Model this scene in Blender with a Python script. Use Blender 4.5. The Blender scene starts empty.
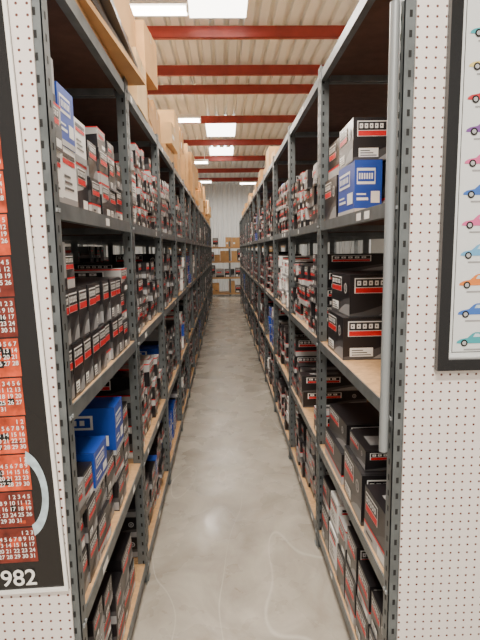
import bpy, math, random
from mathutils import Vector, Matrix
R=random.Random(11)
scene=bpy.context.scene

# ---------------------------------------------------------------- materials
def newmat(name,col=(.5,.5,.5),rough=.6,metal=0.0,emit=None,estr=0,noise=0.0,nscale=8,bump=0.0,spec=.5):
    m=bpy.data.materials.new(name); m.use_nodes=True
    nt=m.node_tree; b=nt.nodes['Principled BSDF']
    b.inputs['Base Color'].default_value=(*col,1)
    b.inputs['Roughness'].default_value=rough
    b.inputs['Metallic'].default_value=metal
    b.inputs['Specular IOR Level'].default_value=spec
    if emit:
        b.inputs['Emission Color'].default_value=(*emit,1)
        b.inputs['Emission Strength'].default_value=estr
    if noise>0 or bump>0:
        tc=nt.nodes.new('ShaderNodeTexCoord'); n=nt.nodes.new('ShaderNodeTexNoise')
        n.inputs['Scale'].default_value=nscale; n.inputs['Detail'].default_value=6
        nt.links.new(tc.outputs['Object'],n.inputs['Vector'])
        if noise>0:
            r=nt.nodes.new('ShaderNodeValToRGB')
            r.color_ramp.elements[0].position=.3; r.color_ramp.elements[1].position=.7
            r.color_ramp.elements[0].color=(*[max(0,c*(1-noise)) for c in col],1)
            r.color_ramp.elements[1].color=(*[min(1,c*(1+noise)) for c in col],1)
            nt.links.new(n.outputs['Fac'],r.inputs['Fac']); nt.links.new(r.outputs['Color'],b.inputs['Base Color'])
        if bump>0:
            bp=nt.nodes.new('ShaderNodeBump'); bp.inputs['Strength'].default_value=bump; bp.inputs['Distance'].default_value=.01
            nt.links.new(n.outputs['Fac'],bp.inputs['Height']); nt.links.new(bp.outputs['Normal'],b.inputs['Normal'])
    return m

M={}
M['steel']=newmat('rack_steel',(.14,.155,.16),.42,.3,noise=.25,nscale=14)
M['slot']=newmat('slot_dark',(.01,.01,.01),.8)
M['board']=newmat('particle_board',(.55,.32,.15),.7,noise=.18,nscale=40)
M['under_shade']=newmat('board_underside_shade',(.10,.045,.03),.8,noise=.2,nscale=20)  # particle board darkened, shade beneath the decks painted into its colour
M['black']=newmat('carton_black',(.016,.014,.016),.28)
M['dark']=newmat('carton_charcoal',(.08,.076,.078),.33)
M['grey']=newmat('carton_grey',(.33,.325,.33),.4)
M['silver']=newmat('carton_silver',(.5,.49,.48),.4)
M['white']=newmat('carton_white',(.90,.88,.85),.5)
M['red']=newmat('carton_red',(.72,.008,.012),.4)
M['blue']=newmat('carton_blue',(.015,.065,.40),.4)
M['kraft']=newmat('cardboard',(.60,.34,.14),.75,noise=.12,nscale=6)
M['kraft2']=newmat('cardboard_pale',(.72,.48,.24),.75,noise=.12,nscale=6)
M['kraftd']=newmat('cardboard_dark',(.2,.13,.08),.8,noise=.15,nscale=6)
M['tape']=newmat('packing_tape',(.6,.42,.22),.3)
M['label']=newmat('paper_label',(.92,.90,.86),.6)
M['purlin']=newmat('red_primer',(.27,.03,.022),.5,noise=.2,nscale=5)
M['roof']=newmat('roof_sheet',(.70,.76,.79),.45,.1,noise=.06,nscale=2)
M['wallm']=newmat('wall_sheet',(.66,.68,.69),.5,noise=.05,nscale=2)
M['plain']=newmat('wall_paint',(.5,.48,.45),.8,noise=.05)
M['tube']=newmat('lamp_tube',(1,1,1),.5,emit=(1,.95,.85),estr=16)
M['sky']=newmat('skylight_sheet',(1,1,1),.5,emit=(1,.98,.90),estr=8)
M['fix']=newmat('fixture_white',(.75,.75,.72),.5)
M['frame']=newmat('frame_black',(.012,.012,.013),.25)
M['mat']=newmat('poster_paper',(.74,.76,.76),.3)
M['alu']=newmat('aluminium',(.6,.6,.6),.3,.5)
M['orange']=newmat('print_orange',(.60,.075,.025),.4,noise=.6,nscale=25)
M['maroon']=newmat('print_maroon',(.18,.025,.015),.4,noise=.6,nscale=25)
M['ink']=newmat('print_black',(.015,.014,.014),.25)
M['paleb']=newmat('print_pale_blue',(.5,.62,.68),.4,noise=.3,nscale=40)
M['pipe']=newmat('grey_pipe',(.30,.32,.33),.35,.2)

# concrete floor
def floormat():
    m=bpy.data.materials.new('polished_concrete'); m.use_nodes=True; nt=m.node_tree; b=nt.nodes['Principled BSDF']
    tc=nt.nodes.new('ShaderNodeTexCoord')
    n=nt.nodes.new('ShaderNodeTexNoise'); n.inputs['Scale'].default_value=2.0; n.inputs['Detail'].default_value=10; n.inputs['Distortion'].default_value=1.8; n.inputs['Roughness'].default_value=.65
    nt.links.new(tc.outputs['Object'],n.inputs['Vector'])
    r=nt.nodes.new('ShaderNodeValToRGB'); r.color_ramp.elements[0].position=.3; r.color_ramp.elements[1].position=.7
    r.color_ramp.elements[0].color=(.24,.205,.165,1); r.color_ramp.elements[1].color=(.46,.41,.345,1)
    nt.links.new(n.outputs['Fac'],r.inputs['Fac'])
    # long trowel / wheel scuffs running down the aisle
    mp=nt.nodes.new('ShaderNodeMapping'); mp.inputs['Scale'].default_value=(1.3,.45,1); mp.inputs['Rotation'].default_value=(0,0,.35)
    nt.links.new(tc.outputs['Object'],mp.inputs[0])
    w=nt.nodes.new('ShaderNodeTexNoise'); w.inputs['Scale'].default_value=1.5; w.inputs['Detail'].default_value=0; w.inputs['Distortion'].default_value=1.2
    nt.links.new(mp.outputs[0],w.inputs['Vector'])
    a=nt.nodes.new('ShaderNodeMath'); a.operation='SUBTRACT'; nt.links.new(w.outputs['Fac'],a.inputs[0]); a.inputs[1].default_value=.5
    a2=nt.nodes.new('ShaderNodeMath'); a2.operation='ABSOLUTE'; nt.links.new(a.outputs[0],a2.inputs[0])
    mr0=nt.nodes.new('ShaderNodeMapRange'); mr0.inputs[1].default_value=0; mr0.inputs[2].default_value=.006; mr0.inputs[3].default_value=.45; mr0.inputs[4].default_value=0
    nt.links.new(a2.outputs[0],mr0.inputs[0])
    mx=nt.nodes.new('ShaderNodeMix'); mx.data_type='RGBA'
    nt.links.new(mr0.outputs[0],mx.inputs[0]); nt.links.new(r.outputs['Color'],mx.inputs[6]); mx.inputs[7].default_value=(.66,.62,.55,1)
    nt.links.new(mx.outputs[2],b.inputs['Base Color'])
    n2=nt.nodes.new('ShaderNodeTexNoise'); n2.inputs['Scale'].default_value=3; n2.inputs['Detail'].default_value=6
    nt.links.new(tc.outputs['Object'],n2.inputs['Vector'])
    mr=nt.nodes.new('ShaderNodeMapRange'); mr.inputs[1].default_value=.3; mr.inputs[2].default_value=.7; mr.inputs[3].default_value=.17; mr.inputs[4].default_value=.4
    nt.links.new(n2.outputs['Fac'],mr.inputs[0]); nt.links.new(mr.outputs[0],b.inputs['Roughness'])
    return m
M['floor']=floormat()

def pegmat():
    m=bpy.data.materials.new('pegboard_white'); m.use_nodes=True; nt=m.node_tree; b=nt.nodes['Principled BSDF']
    tc=nt.nodes.new('ShaderNodeTexCoord'); sp=nt.nodes.new('ShaderNodeSeparateXYZ'); nt.links.new(tc.outputs['Object'],sp.inputs[0])
    def mth(op,a,bv=None):
        k=nt.nodes.new('ShaderNodeMath'); k.operation=op
        for i,v in enumerate((a,bv)):
            if v is None: continue
            if isinstance(v,(int,float)): k.inputs[i].default_value=v
            else: nt.links.new(v,k.inputs[i])
        return k.outputs[0]
    def cell(o):
        f=mth('FRACT',mth('DIVIDE',o,.0254)); return mth('SUBTRACT',f,.5)
    cx=cell(sp.outputs[0]); cz=cell(sp.outputs[2])
    d=mth('SQRT',mth('ADD',mth('MULTIPLY',cx,cx),mth('MULTIPLY',cz,cz)))
    hole=mth('LESS_THAN',d,.135)
    mx=nt.nodes.new('ShaderNodeMix'); mx.data_type='RGBA'
    nt.links.new(hole,mx.inputs[0]); mx.inputs[6].default_value=(.87,.80,.76,1); mx.inputs[7].default_value=(.12,.025,.015,1)
    nt.links.new(mx.outputs[2],b.inputs['Base Color']); b.inputs['Roughness'].default_value=.45
    return m
M['peg']=pegmat()

# ---------------------------------------------------------------- mesh builder
class MB:
    def __init__(s): s.v=[];s.f=[];s.m=[];s.names=[]
    def mi(s,k):
        if k not in s.names: s.names.append(k)
        return s.names.index(k)
    def poly(s,pts,k):
        i=len(s.v); s.v+= [tuple(p) for p in pts]; s.f.append(tuple(range(i,i+len(pts)))); s.m.append(s.mi(k))
    def box(s,x0,x1,y0,y1,z0,z1,k,rot=0,tilt=None):
        cx,cy,cz=(x0+x1)/2,(y0+y1)/2,(z0+z1)/2
        P=[(x0,y0,z0),(x1,y0,z0),(x1,y1,z0),(x0,y1,z0),(x0,y0,z1),(x1,y0,z1),(x1,y1,z1),(x0,y1,z1)]
        if rot or tilt:
            Rm=Matrix.Rotation(rot,4,'Z')
            if tilt: Rm=Matrix.Rotation(tilt[0],4,'X')@Matrix.Rotation(tilt[1],4,'Y')@Rm
            c=Vector((cx,cy,cz)); P=[tuple(c+Rm@(Vector(p)-c)) for p in P]
        i=len(s.v); s.v+=P; k=s.mi(k)
        for f in [(3,2,1,0),(4,5,6,7),(0,1,5,4),(1,2,6,5),(2,3,7,6),(3,0,4,7)]:
            s.f.append(tuple(i+a for a in f)); s.m.append(k)
        return P
    def make(s,name,bevel=0):
        me=bpy.data.meshes.new(name); me.from_pydata(s.v,[],s.f)
        for k in s.names: me.materials.append(M[k])
        me.polygons.foreach_set('material_index',s.m); me.update()
        o=bpy.data.objects.new(name,me); scene.collection.objects.link(o)
        return o

def quadn(mb,o,u,v,n,a0,a1,b0,b1,k,off=.0008):
    p=[o+u*a+v*b+n*off for a,b in ((a0,b0),(a1,b0),(a1,b1),(a0,b1))]; mb.poly(p,k)
def polyn(mb,o,u,v,n,pts,k,off=.0008):
    mb.poly([o+u*a+v*b+n*off for a,b in pts],k)

def badge(mb,o,u,v,n,a0,a1,b0,b1,near):
    """logo badge: white keyline, black band with lettering, red band beneath"""
    h=b1-b0
    quadn(mb,o,u,v,n,a0,a1,b0,b1,'white',.0016)
    quadn(mb,o,u,v,n,a0+.015,a1-.015,b0+h*.03,b0+h*.36,'red',.0022)
    quadn(mb,o,u,v,n,a0+.015,a1-.015,b0+h*.40,b0+h*.93,'black',.0022)
    if near:
        nn=5; st=(a1-a0-.08)/nn
        for i in range(nn):
            quadn(mb,o,u,v,n,a0+.04+i*st,a0+.04+i*st+st*.66,b0+h*.52,b0+h*.82,'white',.0028)
            quadn(mb,o,u,v,n,a0+.04+i*st+st*.2,a0+.04+i*st+st*.4,b0+h*.62,b0+h*.72,'black',.0032)
    else:
        quadn(mb,o,u,v,n,a0+.06,a1-.06,b0+h*.55,b0+h*.8,'silver',.0028)

def face_print(mb,o,u,v,n,style,near,rr):
    W=u.length; H=v.length; asp=W/H
    if style=='black':
        polyn(mb,o,u,v,n,[(.0,.0),(1,.0),(1,.46),(.75,.40),(.45,.24),(.2,.12),(.0,.07)],'dark')
        polyn(mb,o,u,v,n,[(.45,.03),(1,.03),(1,.30),(.8,.28),(.6,.17)],'grey',.0012)
        a0,a1=(.07,.6) if asp>1.1 else (.1,.9)
        badge(mb,o,u,v,n,a0,a1,.56,.92,near)
        if near and asp>1.2:
            # printed part picture: disc with hub
            c0,c1=.80,.66; rr0=.13*H
            uu=u.normalized(); vv=v.normalized(); c=o+u*c0+v*c1
            for rad,kk,off in ((rr0,'silver',.0016),(rr0*.7,'dark',.002),(rr0*.35,'grey',.0024)):
                mb.poly([c+uu*(rad*math.cos(t*math.pi/7))+vv*(rad*math.sin(t*math.pi/7))+n*off for t in range(14)],kk)
        if rr.random()<.6:
            quadn(mb,o,u,v,n,.1,.45,.08,.29,'label',.0022)
            if near:
                for i in range(3): quadn(mb,o,u,v,n,.13,.42-.06*i,.11+i*.055,.13+i*.055,'black',.0028)
    elif style=='black2':
        quadn(mb,o,u,v,n,0,1,0,.26,'silver')
        polyn(mb,o,u,v,n,[(.5,.34),(1,.34),(1,.66),(.75,.52)],'dark',.0012)
        quadn(mb,o,u,v,n,0,1,.26,.31,'red',.001)
        a0,a1=(.07,.58) if asp>1.1 else (.1,.9)
        badge(mb,o,u,v,n,a0,a1,.54,.92,near)
        if rr.random()<.6:
            quadn(mb,o,u,v,n,.6,.92,.05,.22,'label',.0022)
            quadn(mb,o,u,v,n,.1,.4,.1,.15,'black',.0022)
    elif style=='white':
        quadn(mb,o,u,v,n,0,1,0,.16,'grey')
        quadn(mb,o,u,v,n,.1,.9,.72,.8,'red',.0012)
        quadn(mb,o,u,v,n,.1,.9,.82,.9,'black',.0012)
        if near:
            for i in range(3): quadn(mb,o,u,v,n,.14,.75-.1*i,.3+i*.1,.34+i*.1,'dark',.0014)
    elif style=='silver':
        polyn(mb,o,u,v,n,[(0,0),(1,0),(1,.66),(.55,.48),(0,.4)],'black')
        quadn(mb,o,u,v,n,0,1,.95,1,'red',.001)
        badge(mb,o,u,v,n,.08,.8,.55,.9,near)
        quadn(mb,o,u,v,n,.5,.92,.08,.26,'label',.0014)
    elif style=='blue':
        quadn(mb,o,u,v,n,0,1,0,.10,'silver')
        quadn(mb,o,u,v,n,.08,.75,.55,.85,'white',.0012)
        quadn(mb,o,u,v,n,.11,.72,.60,.80,'blue',.0018)
        if near:
            for i in range(6): quadn(mb,o,u,v,n,.15+i*.09,.205+i*.09,.645,.755,'white',.0024)
        quadn(mb,o,u,v,n,.6,.92,.2,.42,'label',.0012)
        quadn(mb,o,u,v,n,.08,.5,.25,.3,'white',.0012)
        quadn(mb,o,u,v,n,.08,.42,.35,.38,'white',.0012)
    elif style=='grey':
        badge(mb,o,u,v,n,.08,.7,.52,.9,near)
        quadn(mb,o,u,v,n,0,1,0,.25,'black',.0012)
    elif style in('kraft','kraft2'):
        quadn(mb,o,u,v,n,.44,.56,.78,1,'tape')
        if rr.random()<.5: quadn(mb,o,u,v,n,.12,.38,.3,.5,'label')
        if rr.random()<.4: quadn(mb,o,u,v,n,.6,.85,.2,.3,'kraftd')

BASE={'black':'black','black2':'black','white':'white','silver':'silver','blue':'blue','grey':'grey','kraft':'kraft','kraft2':'kraft2'}
def carton(mb,s,x0,x1,y0,y1,z0,z1,style,rot=0,near=None):
    if near is None: near=y0<4.5
    P=mb.box(x0,x1,y0,y1,z0,z1,BASE[style],rot)
    V=[Vector(p) for p in P]
    o=V[0]; u=V[1]-V[0]; v=V[4]-V[0]; n=u.cross(v).normalized(); face_print(mb,o,u,v,n,style,near,R)
    if s<0: o=V[1];u=V[2]-V[1];v=V[5]-V[1]
    else:   o=V[3];u=V[0]-V[3];v=V[7]-V[3]
    n=u.cross(v).normalized(); face_print(mb,o,u,v,n,style,near,R)
    o=V[4];u=V[5]-V[4];v=V[7]-V[4]
    if style.startswith('kraft'): quadn(mb,o,u,v,Vector((0,0,1)),0,1,.46,.54,'tape')
    else:
        quadn(mb,o,u,v,Vector((0,0,1)),.0,1,.02,.035,'slot')
        if R.random()<.6: quadn(mb,o,u,v,Vector((0,0,1)),.15,.6,.25,.65,'grey' if BASE[style]=='black' else 'black')

# ---------------------------------------------------------------- rack
DEPTH=1.15
FW=.033
def rack(s,Xa,Y0,bay,n,levels,name,slots=5):
    mb=MB(); top=levels[-1]
    def xb(a,b): a*=s;b*=s; return (min(Xa+a,Xa+b),max(Xa+a,Xa+b))
    for i in range(n+1):
        y=Y0+i*bay
        for dx in (0,DEPTH/2-.02,DEPTH-.045):
            x0,x1=xb(dx,dx+(FW if i==0 else .045))
            mb.box(x0,x1,y,y+.003,0,top+.03,'steel')
            if dx==0:
                x0,x1=xb(0,.003); mb.box(x0,x1,y,y+.045,0,top+.03,'steel')
                if i>0: mb.box(*xb(0,.045),y-.006,y-.003,0,top+.03,'steel'); mb.box(*xb(0,.003),y-.03,y-.003,0,top+.03,'steel')
        if i<slots:
            z=.05
            while z<top:
                fx0,fx1=xb(.014,.022); yy=y-.0065 if i>0 else y-.0006
                mb.poly([(fx0,yy,z),(fx1,yy,z),(fx1,yy,z+.018),(fx0,yy,z+.018)],'slot')
                xx=Xa-s*.0006
                for ya in ([y+.018]+([y-.021] if i>0 else [])):
                    mb.poly([(xx,ya,z),(xx,ya+.009,z),(xx,ya+.009,z+.018),(xx,ya,z+.018)],'slot')
                z+=.05
        mb.box(*xb(-.005,.06),y,y+.055,0,.006,'steel')
    for z in levels:
        for i in range(n):
            ya=Y0+i*bay+.004; yb=Y0+(i+1)*bay-.007
            mb.box(*xb(.0032,.008),ya,yb,z-.04,z+.004,'steel')
            mb.box(*xb(.008,.03),ya,yb,z-.04,z-.036,'steel')
            mb.box(*xb(DEPTH-.02,DEPTH-.012),ya,yb,z-.04,z+.004,'steel')
            mb.box(*xb(.05,DEPTH-.05),ya,ya+.02,z-.045,z-.018,'steel')
            mb.box(*xb(.05,DEPTH-.05),yb-.02,yb,z-.045,z-.018,'steel')
            mb.box(*xb(.009,DEPTH-.02),ya,yb,z-.014,z,'board')
            mb.box(*xb(.009,DEPTH-.02),ya,yb,z-.018,z-.0141,'under_shade')
            xx=Xa+s*.0022
            for q in range(2):
                if R.random()<.5 and i<10:
                    yl=ya+R.uniform(.1,bay-.25); w_=R.uniform(.03,.08)
                    mb.poly([(xx,yl,z-.032),(xx,yl+w_,z-.032),(xx,yl+w_,z-.006),(xx,yl,z-.006)],'label')
    for i in range(min(n+1,6)):
        y=Y0+i*bay
        for z in levels:
            for q in (.012,.030):
                mb.box(*xb(-.004,.0),y+q,y+q+.008,z-.024,z-.014,'pipe')
    for i in range(n):
        ya=Y0+i*bay; yb=ya+bay
        xx=Xa+s*(DEPTH/2)
        if i%3==2:
            for (a,b) in ((.2,top),(top,.2)):
                mb.poly([(xx,ya,a-.012),(xx,yb,b-.012),(xx,yb,b+.012),(xx,ya,a+.012)],'steel')
    return mb.make(name)

LX,LY,LB,LN=-.415,1.27,1.06,15
RX,RY,RB,RN=.487,1.40,1.18,12
LL=[.10,.63,1.235,1.775,2.37]
RL=[.10,.60,1.165,1.78,2.50]
rack(-1,LX,LY,LB,LN,LL,'steel_shelving_rack')
rack(1,RX,RY,RB,RN,RL,'steel_shelving_rack')

STY=['black']*10+['black2']*8+['silver']*3+['white']*2+['grey']*1+['blue']
def fill(mb,s,Xa,y0,y1,z,clear,depthrow=0,skip=.02,lo=.68):
    y=y0+.05
    g=0
    while y<y1-.1:
        if g<=0:
            g=R.randint(2,6); st=R.choice(STY); w=R.uniform(.08,.15); h=R.uniform(.085,.14); d=R.uniform(.3,.45); fillf=R.uniform(lo,1)
            hh=min(h,clear*.9)
        g-=1
        if R.random()<skip: y+=R.uniform(.04,.1); g=0; continue
        if y+w>y1-.012: w=y1-.012-y
        if w<.06: break
        nst=max(1,int(clear*fillf/hh)) 
        if R.random()<.2: nst=max(1,nst-1)
        zz=z+.001
        for k in range(nst):
            sb=R.uniform(.012,.05)+depthrow*.58
            a,b=Xa+s*sb,Xa+s*(sb+min(d,.5)); rot=R.uniform(-.03,.03) if R.random()<.4 else 0
            ww=w*.94
            st2=st if R.random()<.85 else R.choice(STY)
            carton(mb,s,min(a,b),max(a,b),y,y+ww,zz,zz+hh,st2,rot,near=(y<4.5 and depthrow==0))
            zz+=hh+.001
        y+=w

def cols(mb,s,Xa,y,z,lst):
    for gap,w,d,stack,sb in lst:
        y+=gap; zz=z+.001
        for h,st in stack:
            j=R.uniform(-.008,.012)
            a,b=Xa+s*(sb+.008+max(0,j)),Xa+s*(sb+.008+d)
            carton(mb,s,min(a,b),max(a,b),y,y+w*.96,zz,zz+h,st,R.uniform(-.015,.015))
            zz+=h+.001
        y+=w
    return y

# -------- left boxes
mb=MB()
cols(mb,-1,LX,LY+.05,LL[3],[(0,.11,.4,[(.14,'white'),(.12,'silver'),(.12,'grey')],.01),(.005,.15,.32,[(.17,'white'),(.16,'blue')],.01),
   (.005,.13,.34,[(.15,'silver'),(.13,'white')],.015),(.005,.12,.3,[(.12,'black2'),(.12,'black')],.015),(.005,.13,.35,[(.12,'silver'),(.12,'black2'),(.07,'silver')],.01),(.005,.12,.35,[(.11,'black'),(.1,'black'),(.08,'black2')],.01),(.005,.12,.35,[(.13,'black2'),(.1,'black')],.01)])
cols(mb,-1,LX,LY+.05,LL[2],[(0,.085,.35,[(.155,'black'),(.155,'black'),(.13,'grey')],.01),(0,.1,.35,[(.155,'black'),(.155,'black'),(.10,'black2')],.01),
   (.0,.1,.35,[(.155,'black'),(.155,'black')],.01),(.0,.1,.35,[(.155,'black'),(.155,'black')],.01),(.0,.1,.35,[(.155,'black'),(.155,'black')],.012),
   (.0,.1,.35,[(.155,'black2'),(.155,'black')],.01),(.0,.1,.35,[(.155,'black'),(.155,'black')],.01),(.0,.1,.35,[(.155,'black'),(.155,'black')],.01),(.0,.14,.35,[(.12,'black'),(.12,'black2'),(.1,'silver')],.01)])
cols(mb,-1,LX,LY+.06,LL[1],[(0,.11,.4,[(.13,'black'),(.12,'black2'),(.1,'grey')],.01),(0,.11,.4,[(.13,'black'),(.12,'black'),(.1,'black2')],.01),(.005,.17,.34,[(.13,'black2'),(.11,'black'),(.13,'blue')],.01),(.01,.13,.34,[(.13,'black'),(.13,'black')],.02),
   (.01,.16,.34,[(.12,'black'),(.11,'black2'),(.19,'blue')],.01),(.01,.12,.38,[(.12,'black2'),(.12,'black'),(.12,'black')],.02)])
cols(mb,-1,LX,LY+.06,LL[0],[(0,.12,.4,[(.16,'black2'),(.14,'black')],.01),(.01,.13,.4,[(.14,'black'),(.14,'grey'),(.1,'black')],.01),(.01,.13,.4,[(.14,'black'),(.12,'black2'),(.1,'black')],.02),
   (.01,.15,.4,[(.14,'black2'),(.12,'black')],.01),(.01,.13,.4,[(.14,'black'),(.16,'black')],.02),(.005,.13,.4,[(.14,'black2'),(.13,'black')],.02)])
for i in range(LN):
    ya=LY+i*LB; yb=ya+LB
    for l in range(4):
        cl=LL[l+1]-LL[l]-.06
        if i>0: fill(mb,-1,LX,ya,yb,LL[l],cl)
        if i<6: fill(mb,-1,LX,ya,yb,LL[l],cl,1)
mb.make('auto_part_cartons')
# -------- right boxes
mb=MB()
def rb(x0,x1,y0,y1,z0,z1,st,rot=0): carton(mb,1,x0+.004,x1,y0+.02,y1+.02,z0,z1,st,rot)
z=RL[3]+.001
rb(.50,.61,1.93,2.2,z,z+.2,'blue'); rb(.62,.76,1.86,2.2,z,z+.19,'black2'); rb(.62,.73,1.6,1.8,z,z+.17,'silver',.06); rb(.75,.9,1.6,1.84,z,z+.3,'black')
rb(.50,.86,2.24,2.5,z,z+.19,'black'); rb(.52,.9,2.24,2.5,z+.191,z+.36,'black2',.02)
rb(.50,.72,1.95,2.2,z+.201,z+.36,'black',-.02); rb(.74,.98,1.9,2.2,z+.201,z+.38,'black2')
z=RL[2]+.001
rb(.505,.80,2.1,2.42,z,z+.185,'black'); rb(.53,.82,2.12,2.44,z+.186,z+.37,'black',.03); rb(.93,1.2,2.0,2.3,z,z+.2,'grey')
z=RL[1]+.001
rb(.50,.72,1.45,1.7,z,z+.19,'black2',.03); rb(.50,.78,1.74,2.04,z,z+.20,'black',-.02); rb(.50,.80,2.08,2.44,z,z+.14,'black2'); rb(.52,.82,2.1,2.42,z+.141,z+.27,'black',.03)
rb(.82,1.0,1.5,1.72,z,z+.22,'black2'); rb(.52,.76,1.78,2.02,z+.202,z+.28,'black')
z=RL[0]+.001
for (a,b,h1,h2,s1,s2) in ((1.44,1.62,.18,.14,'black2','black'),(1.64,1.80,.17,.15,'black','black2'),(1.82,1.98,.2,.16,'black2','black'),(2.0,2.14,.18,.14,'black','silver'),(2.16,2.32,.19,.16,'white','white'),(2.34,2.51,.2,.14,'black','black2')):
    rb(.5,.72,a,b,z,z+h1,s1,.01); rb(.505,.73,a,b,z+h1+.001,z+h1+h2,s2,-.01)
rb(.82,1.05,1.45,1.75,z,z+.3,'grey')
for i in range(RN):
    ya=RY+i*RB; yb=ya+RB
    for l in range(4):
        cl=min(.5,RL[l+1]-RL[l]-.06)
        if i==1 and l==1:
            fill(mb,1,RX,ya+.0,ya+.3,RL[l],cl*.45); fill(mb,1,RX,yb-.6,yb,RL[l],cl*.8); continue
        if i>0: fill(mb,1,RX,ya,yb,RL[l],cl)
        if 0<i<6 and not(l==1): fill(mb,1,RX,ya,yb,RL[l],cl*.8,1)
mb.make('auto_part_cartons')

# -------- top cartons (kraft)
mb=MB()
y=2.62
while y<LY+LN*LB-.5:
    w=R.uniform(.3,.55); 
    zz=LL[4]+.001; tot=R.uniform(.45,.7) if R.random()<.8 else R.uniform(.25,.4)
    n=R.choice([1,2,2]); 
    for k in range(n):
        sb=R.uniform(-.03,.10); h=tot/n*R.uniform(.85,1.1)
        carton(mb,-1,LX-sb-.45,LX-sb,y,y+w*.92,zz,zz+h,R.choice(['kraft','kraft2','kraft']),R.uniform(-.08,.08)); zz+=h+.001
    y+=w
zz=LL[4]+.001
for k in range(6):
    t=R.uniform(.012,.03)
    mb.box(LX-.6-R.uniform(0,.1),LX+R.uniform(-.03,.09),1.4+R.uniform(0,.25),2.5+R.uniform(-.15,.05),zz,zz+t,R.choice(['kraftd','dark','kraft','kraft']),R.uniform(-.08,.08)); zz+=t+.003
carton(mb,-1,LX-.5,LX-.0,1.75,2.1,zz+.002,zz+.26,'kraft2',.06)
carton(mb,-1,LX-.5,LX-.01,2.14,2.54,zz+.002,zz+.33,'kraft',-.04)
carton(mb,-1,LX-.5,LX-.04,2.0,2.5,zz+.332,zz+.6,'kraft2',-.05)
mb.make('cardboard_storage_boxes')
mb=MB()
y=5.5
while y<RY+RN*RB-.5:
    w=R.uniform(.3,.5); h=R.uniform(.15,.36)
    if R.random()<.75:
        sb=R.uniform(.02,.12); carton(mb,1,RX+sb,RX+sb+.4,y,y+w*.92,RL[4]+.001,RL[4]+h,R.choice(['kraft','kraft2']),R.uniform(-.04,.04))
    y+=w
mb.make('cardboard_storage_boxes')

# ---------------------------------------------------------------- room shell
CH=4.25; YB=20.5; XW=6.0
mb=MB(); mb.box(-XW,XW,-4,YB,-.1,0,'floor'); mb.make('floor')
def corr(name,axis,a0,a1,b0,b1,c,mat,pitch=.30,dep=.035,sgn=1):
    mb=MB(); prof=[]; a=a0
    while a<a1:
        for f,d in ((0,0),(.55,0),(.66,1),(.89,1)): prof.append((a+f*pitch,d*dep))
        a+=pitch
    for i in range(len(prof)-1):
        (p,d),(q,e)=prof[i],prof[i+1]
        if axis=='ceil': mb.poly([(p,b0,c+d),(p,b1,c+d),(q,b1,c+e),(q,b0,c+e)],mat)
        else: mb.poly([(p,c+d,b0),(q,c+e,b0),(q,c+e,b1),(p,c+d,b1)],mat)
    return mb.make(name)
corr('ceiling','ceil',-XW,XW,-4,YB,CH,'roof',pitch=.17,dep=.055)
corr('wall_back','wall',-XW,XW,0,CH+.04,YB,'wallm',pitch=.2,dep=.045)
mb=MB(); mb.box(-XW-.1,-XW,-4,YB,0,CH+.05,'plain'); mb.make('wall_left')
mb=MB(); mb.box(XW,XW+.1,-4,YB,0,CH+.05,'plain'); mb.make('wall_right')

f=500.; p=math.radians(8)
def Yfrom(off,dh): 
    z=f*dh/(off*math.cos(p)); return (z+dh*math.sin(p))/math.cos(p)
def purlin(y,h=.13):
    mb=MB(); z1=CH-.001; z0=z1-h
    mb.box(-XW+.01,XW-.01,y,y+.004,z0,z1,'purlin'); mb.box(-XW+.01,XW-.01,y,y+.06,z0,z0+.004,'purlin'); mb.box(-XW+.01,XW-.01,y+.004,y+.06,z1-.004,z1,'purlin')
    mb.box(-XW+.01,XW-.01,y+.056,y+.06,z0+.004,z0+.02,'purlin')
    mb.make('roof_purlin')
for py in (33,90,120,143,159,171,180): purlin(Yfrom(250-py,CH-.08-1.65))
purlin(Yfrom(250-71,CH-.08-1.65)); 
for yy in (-2,0.2,2.3,4.3): purlin(yy)

for (ya,yb) in ((5.2,6.05),(10.6,12.0),(13.3,14.3),(2.7,3.8)):
    mb=MB(); mb.box(-.33,.30,ya,yb,CH-.012,CH-.004,'sky')
    mb.box(-.345,-.33,ya,yb,CH-.016,CH-.002,'fix'); mb.box(.30,.33,ya,yb,CH-.016,CH-.002,'fix')
    mb.make('skylight')
def fixture(x,y,e=90,z=4.0,L=1.2):
    mb=MB(); 
    mb.box(x-L/2,x+L/2,y-.11,y+.11,z,z+.05,'fix')
    for sx in (-L/2+.1,L/2-.1): mb.box(x+sx-.005,x+sx+.005,y-.005,y+.005,z+.05,CH,'fix')
    for dy in (-.05,.05):
        n=8
        for k in range(n):
            a=2*math.pi*k/n; b=2*math.pi*(k+1)/n; r=.019
            c=(y+dy,z-.022)
            mb.poly([(x-L/2+.02,c[0]+r*math.cos(a),c[1]+r*math.sin(a)),(x+L/2-.02,c[0]+r*math.cos(a),c[1]+r*math.sin(a)),(x+L/2-.02,c[0]+r*math.cos(b),c[1]+r*math.sin(b)),(x-L/2+.02,c[0]+r*math.cos(b),c[1]+r*math.sin(b))],'tube')
        mb.box(x-L/2,x-L/2+.02,y+dy-.02,y+dy+.02,z-.045,z,'fix'); mb.box(x+L/2-.02,x+L/2,y+dy-.02,y+dy+.02,z-.045,z,'fix')
    o=mb.make('fluorescent_light_fixture')
    l=bpy.data.lights.new('tube_light','AREA'); l.shape='RECTANGLE'; l.size=L; l.size_y=.2; l.energy=e; l.color=(1,.92,.81)
    lo=bpy.data.objects.new('tube_light',l); scene.collection.objects.link(lo); lo.location=(x,y,z-.06); lo.parent=o
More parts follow.
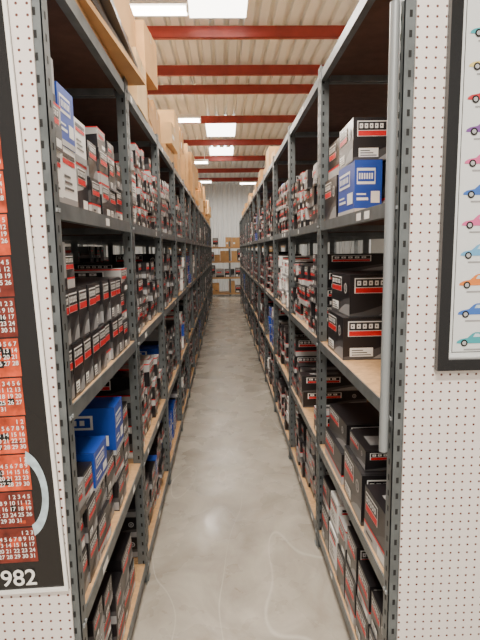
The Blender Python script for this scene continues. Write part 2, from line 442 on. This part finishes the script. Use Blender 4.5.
for (x,y,e) in ((-.9,5.3,150),(-.97,9.5,140),(-.97,13.9,120),(-.97,17.8,80),(0,1.9,110),(-.1,-.6,190),(.2,-3,150),(3.2,3,160),(-3.6,3,100),(3.2,7,180),(3.2,11,150),(-3.6,7,100),(-3.6,11,100),(1.2,18.3,60)):  # right-hand row is unseen, added to brighten the left boxes' aisle faces
    fixture(x,y,e)
def tube(name,pts,r,k,res=8):
    cu=bpy.data.curves.new(name,'CURVE'); cu.dimensions='3D'; s=cu.splines.new('POLY'); s.points.add(len(pts)-1)
    for q,pt in zip(s.points,pts): q.co=(*pt,1)
    cu.bevel_depth=r; cu.bevel_resolution=res; cu.use_fill_caps=True
    cu.materials.append(M[k]); o=bpy.data.objects.new(name,cu); scene.collection.objects.link(o); return o
tube('conduit_pipe',[(.470,1.43,1.04),(.472,1.43,2.3)],.0135,'pipe')

# ---------------------------------------------------------------- back rack
mb=MB()
x0,x1,y0,y1=-2.0,2.4,17.9,18.6
for i in range(5):
    x=x0+i*(x1-x0)/4
    for yy in (y0,y1): mb.box(x-.03,x+.03,yy-.03,yy+.03,0,1.95,'steel')
for z in (.12,.68,1.25,1.75):
    mb.box(x0,x1,y0-.03,y1,z-.02,z,'board'); mb.box(x0,x1,y0-.045,y0-.031,z-.05,z+.01,'board')
mb.make('steel_shelving_rack')
mb=MB()
for z in (.12,.68,1.25,1.75):
    x=x0+.06
    while x<x1-.4:
        w=R.uniform(.2,.4); h=R.uniform(.22,.44)
        if R.random()<.8: carton(mb,1,x,x+w*.93,y0+.02,y0+.5,z+.001,z+h,R.choice(['kraft','black','black','grey','kraft','kraft']),0,near=False)
        x+=w
mb.make('mixed_cartons')

# ---------------------------------------------------------------- pegboards
def pegboard(xa,xb,y,z1):
    mb=MB(); mb.box(xa,xb,y-.008,y-.002,0.0,z1,'peg'); return mb.make('pegboard_panel')
pegboard(-1.75,LX-FW+.012,LY,2.75)
pegboard(RX+FW-.003,2.0,RY,2.75)

# ---------------------------------------------------------------- calendar
def empty(name,loc):
    e=bpy.data.objects.new(name,None); scene.collection.objects.link(e); e.location=loc; e.empty_display_size=.1; return e
def text(body,x,z,size,k,parent,y=-.004,align='LEFT',sp=1.0):
    c=bpy.data.curves.new('print','FONT'); c.body=body; c.size=size; c.align_x=align; c.space_line=sp; c.offset=size*.012
    c.materials.append(M[k]); o=bpy.data.objects.new('print',c); scene.collection.objects.link(o)
    o.parent=parent; o.location=(x,y,z); o.rotation_euler=(math.pi/2,0,0); return o
cal=empty('wall_calendar',(-.438,LY-.0135,.745))
cal.rotation_euler=(0,math.radians(-1.9),0)
cal.scale=(1.04,1,1.04)
W_,H_=.66,1.62
mb=MB()
mb.box(-W_,0,-.0,.005,0,H_,'ink')
mb.box(-.009,0,-.006,0,0,H_,'label'); mb.box(-W_,-W_+.009,-.006,0,0,H_,'label'); mb.box(-W_+.009,-.009,-.006,0,0,.009,'label'); mb.box(-W_+.009,-.009,-.006,0,H_-.009,H_,'label')
def fl(x0,x1,z0,z1,k,y=-.001): mb.poly([(x0,y,z0),(x1,y,z0),(x1,y,z1),(x0,y,z1)],k)
rows=15
XR=lambda r: -.070+r*.0022
for r in range(rows):
    z0=.085+r*.098
    for c in range(4):
        xr=XR(r)-c*.132
        fl(xr-.126,xr,z0,z0+.094,'orange' if (r*3+c*2+r//2)%3 else 'maroon')
        for q in range(5):
            bx=xr-.11+R.random()*.08; bz=z0+.005+R.random()*.06
            fl(bx,bx+R.uniform(.01,.03),bz,bz+R.uniform(.008,.025),R.choice(['ink','maroon','ink','orange']),-.0013-.0001*q)
cx,cz,r1,r0=-.088,.27,.062,.046
for k in range(20):
    a=-1.3+2.6*k/20; b=-1.3+2.6*(k+1)/20
    mb.poly([(cx+r0*math.cos(a),-.0020,cz+r0*1.9*math.sin(a)),(cx+r1*math.cos(a),-.0020,cz+r1*1.9*math.sin(a)),(cx+r1*math.cos(b),-.0020,cz+r1*1.9*math.sin(b)),(cx+r0*math.cos(b),-.0020,cz+r0*1.9*math.sin(b))],'paleb')
o=mb.make('calendar_board'); o.parent=cal
for r in range(rows):
    for c in range(2):
        z0=.085+r*.098
        ln=[]; d=1-R.randint(0,5)
        for q in range(5):
            ln.append(' '.join((str(d+j) if 1<=d+j<=31 else '  ') for j in range(7))); d+=7
        text('\n'.join(ln),XR(r)-.004-c*.132,z0+.076,.0155,'label',cal,-.0022,align='RIGHT',sp=1.03)
text('1982',-.078,.022,.062,'label',cal,-.003,align='RIGHT')

# ---------------------------------------------------------------- framed poster
pic=empty('framed_car_poster',(.598,RY-.012,1.30))
pic.scale=(1.05,1,1.05)
mb=MB(); W_,H_=.72,1.05; fw=.030
mb.box(0,W_,-.0,.003,0,H_,'mat')
for a in ((0,W_,0,fw),(0,W_,H_-fw,H_),(0,fw,fw,H_-fw),(W_-fw,W_,fw,H_-fw)): mb.box(a[0],a[1],-.022,.0,a[2],a[3],'frame')
i=fw
for a in ((i,W_-i,i,i+.004),(i,W_-i,H_-i-.004,H_-i),(i,i+.004,i,H_-i),(W_-i-.004,W_-i,i,H_-i)): mb.box(a[0],a[1],-.012,-.0001,a[2],a[3],'alu')
i=fw+.016
for a in ((i,W_-i,i,i+.002),(i,i+.002,i,H_-i),(W_-i-.002,W_-i,i,H_-i)): mb.poly([(a[0],-.0006,a[2]),(a[1],-.0006,a[2]),(a[1],-.0006,a[3]),(a[0],-.0006,a[3])],'ink')
carcols={'c_orange':(.75,.22,.04),'c_teal':(.05,.35,.4),'c_blue':(.05,.15,.5),'c_pink':(.7,.12,.3),'c_lblue':(.15,.4,.65),'c_purple':(.2,.08,.3),'c_red':(.5,.03,.04),'c_yel':(.75,.6,.2)}
for k,c in carcols.items(): M[k]=newmat(k,c,.4)
seq=['c_teal','c_blue','c_orange','c_lblue','c_pink','c_blue','c_pink','c_purple','c_red','c_yel','c_teal']
prof=[(0,.10),(.02,.26),(.1,.40),(.28,.50),(.40,.82),(.47,.92),(.58,.93),(.68,.80),(.78,.56),(.95,.46),(1,.3),(.99,.12),(.88,.08),(.12,.08)]
for r in range(11):
    for c in range(5):
        L=.108; hh=.036; x=fw+.028+c*.122; z=.068+r*.079
        if x+L>W_-fw-.01: continue
        k=seq[(r+c*3)%len(seq)]
        mb.poly([(x+a*L,-.0012,z+b*hh) for a,b in prof],k)
        mb.poly([(x+a*L,-.0016,z+b*hh) for a,b in ((.42,.56),(.47,.82),(.57,.82),(.65,.58))],'paleb')
        for wx in (.2,.8):
            for rr_,kk,yy in ((.0095,'ink',-.002),(.0055,'alu',-.0024)):
                mb.poly([(x+wx*L+rr_*math.cos(t*math.pi/8),yy,z+.004+rr_*math.sin(t*math.pi/8)) for t in range(16)],kk)
        mb.poly([(x+.2*L,-.0012,z-.016),(x+.8*L,-.0012,z-.016),(x+.8*L,-.0012,z-.012),(x+.2*L,-.0012,z-.012)],'grey')
o=mb.make('poster_frame'); o.parent=pic

# ---------------------------------------------------------------- world, camera
w=bpy.data.worlds.new('world'); scene.world=w; w.use_nodes=True
w.node_tree.nodes['Background'].inputs[0].default_value=(1,.92,.83,1); w.node_tree.nodes['Background'].inputs[1].default_value=.8
cam=bpy.data.cameras.new('camera'); co=bpy.data.objects.new('camera',cam); scene.collection.objects.link(co)
cam.sensor_fit='VERTICAL'; cam.sensor_height=36; cam.sensor_width=27; cam.lens=500/640*36; cam.clip_start=.05
yaw=math.radians(-1.7); pitch=math.radians(-8); roll=math.radians(-.9)
co.matrix_world=Matrix.Translation((0,0,1.65))@(Matrix.Rotation(yaw,4,'Z')@Matrix.Rotation(math.pi/2+pitch,4,'X')@Matrix.Rotation(roll,4,'Z'))
scene.camera=co
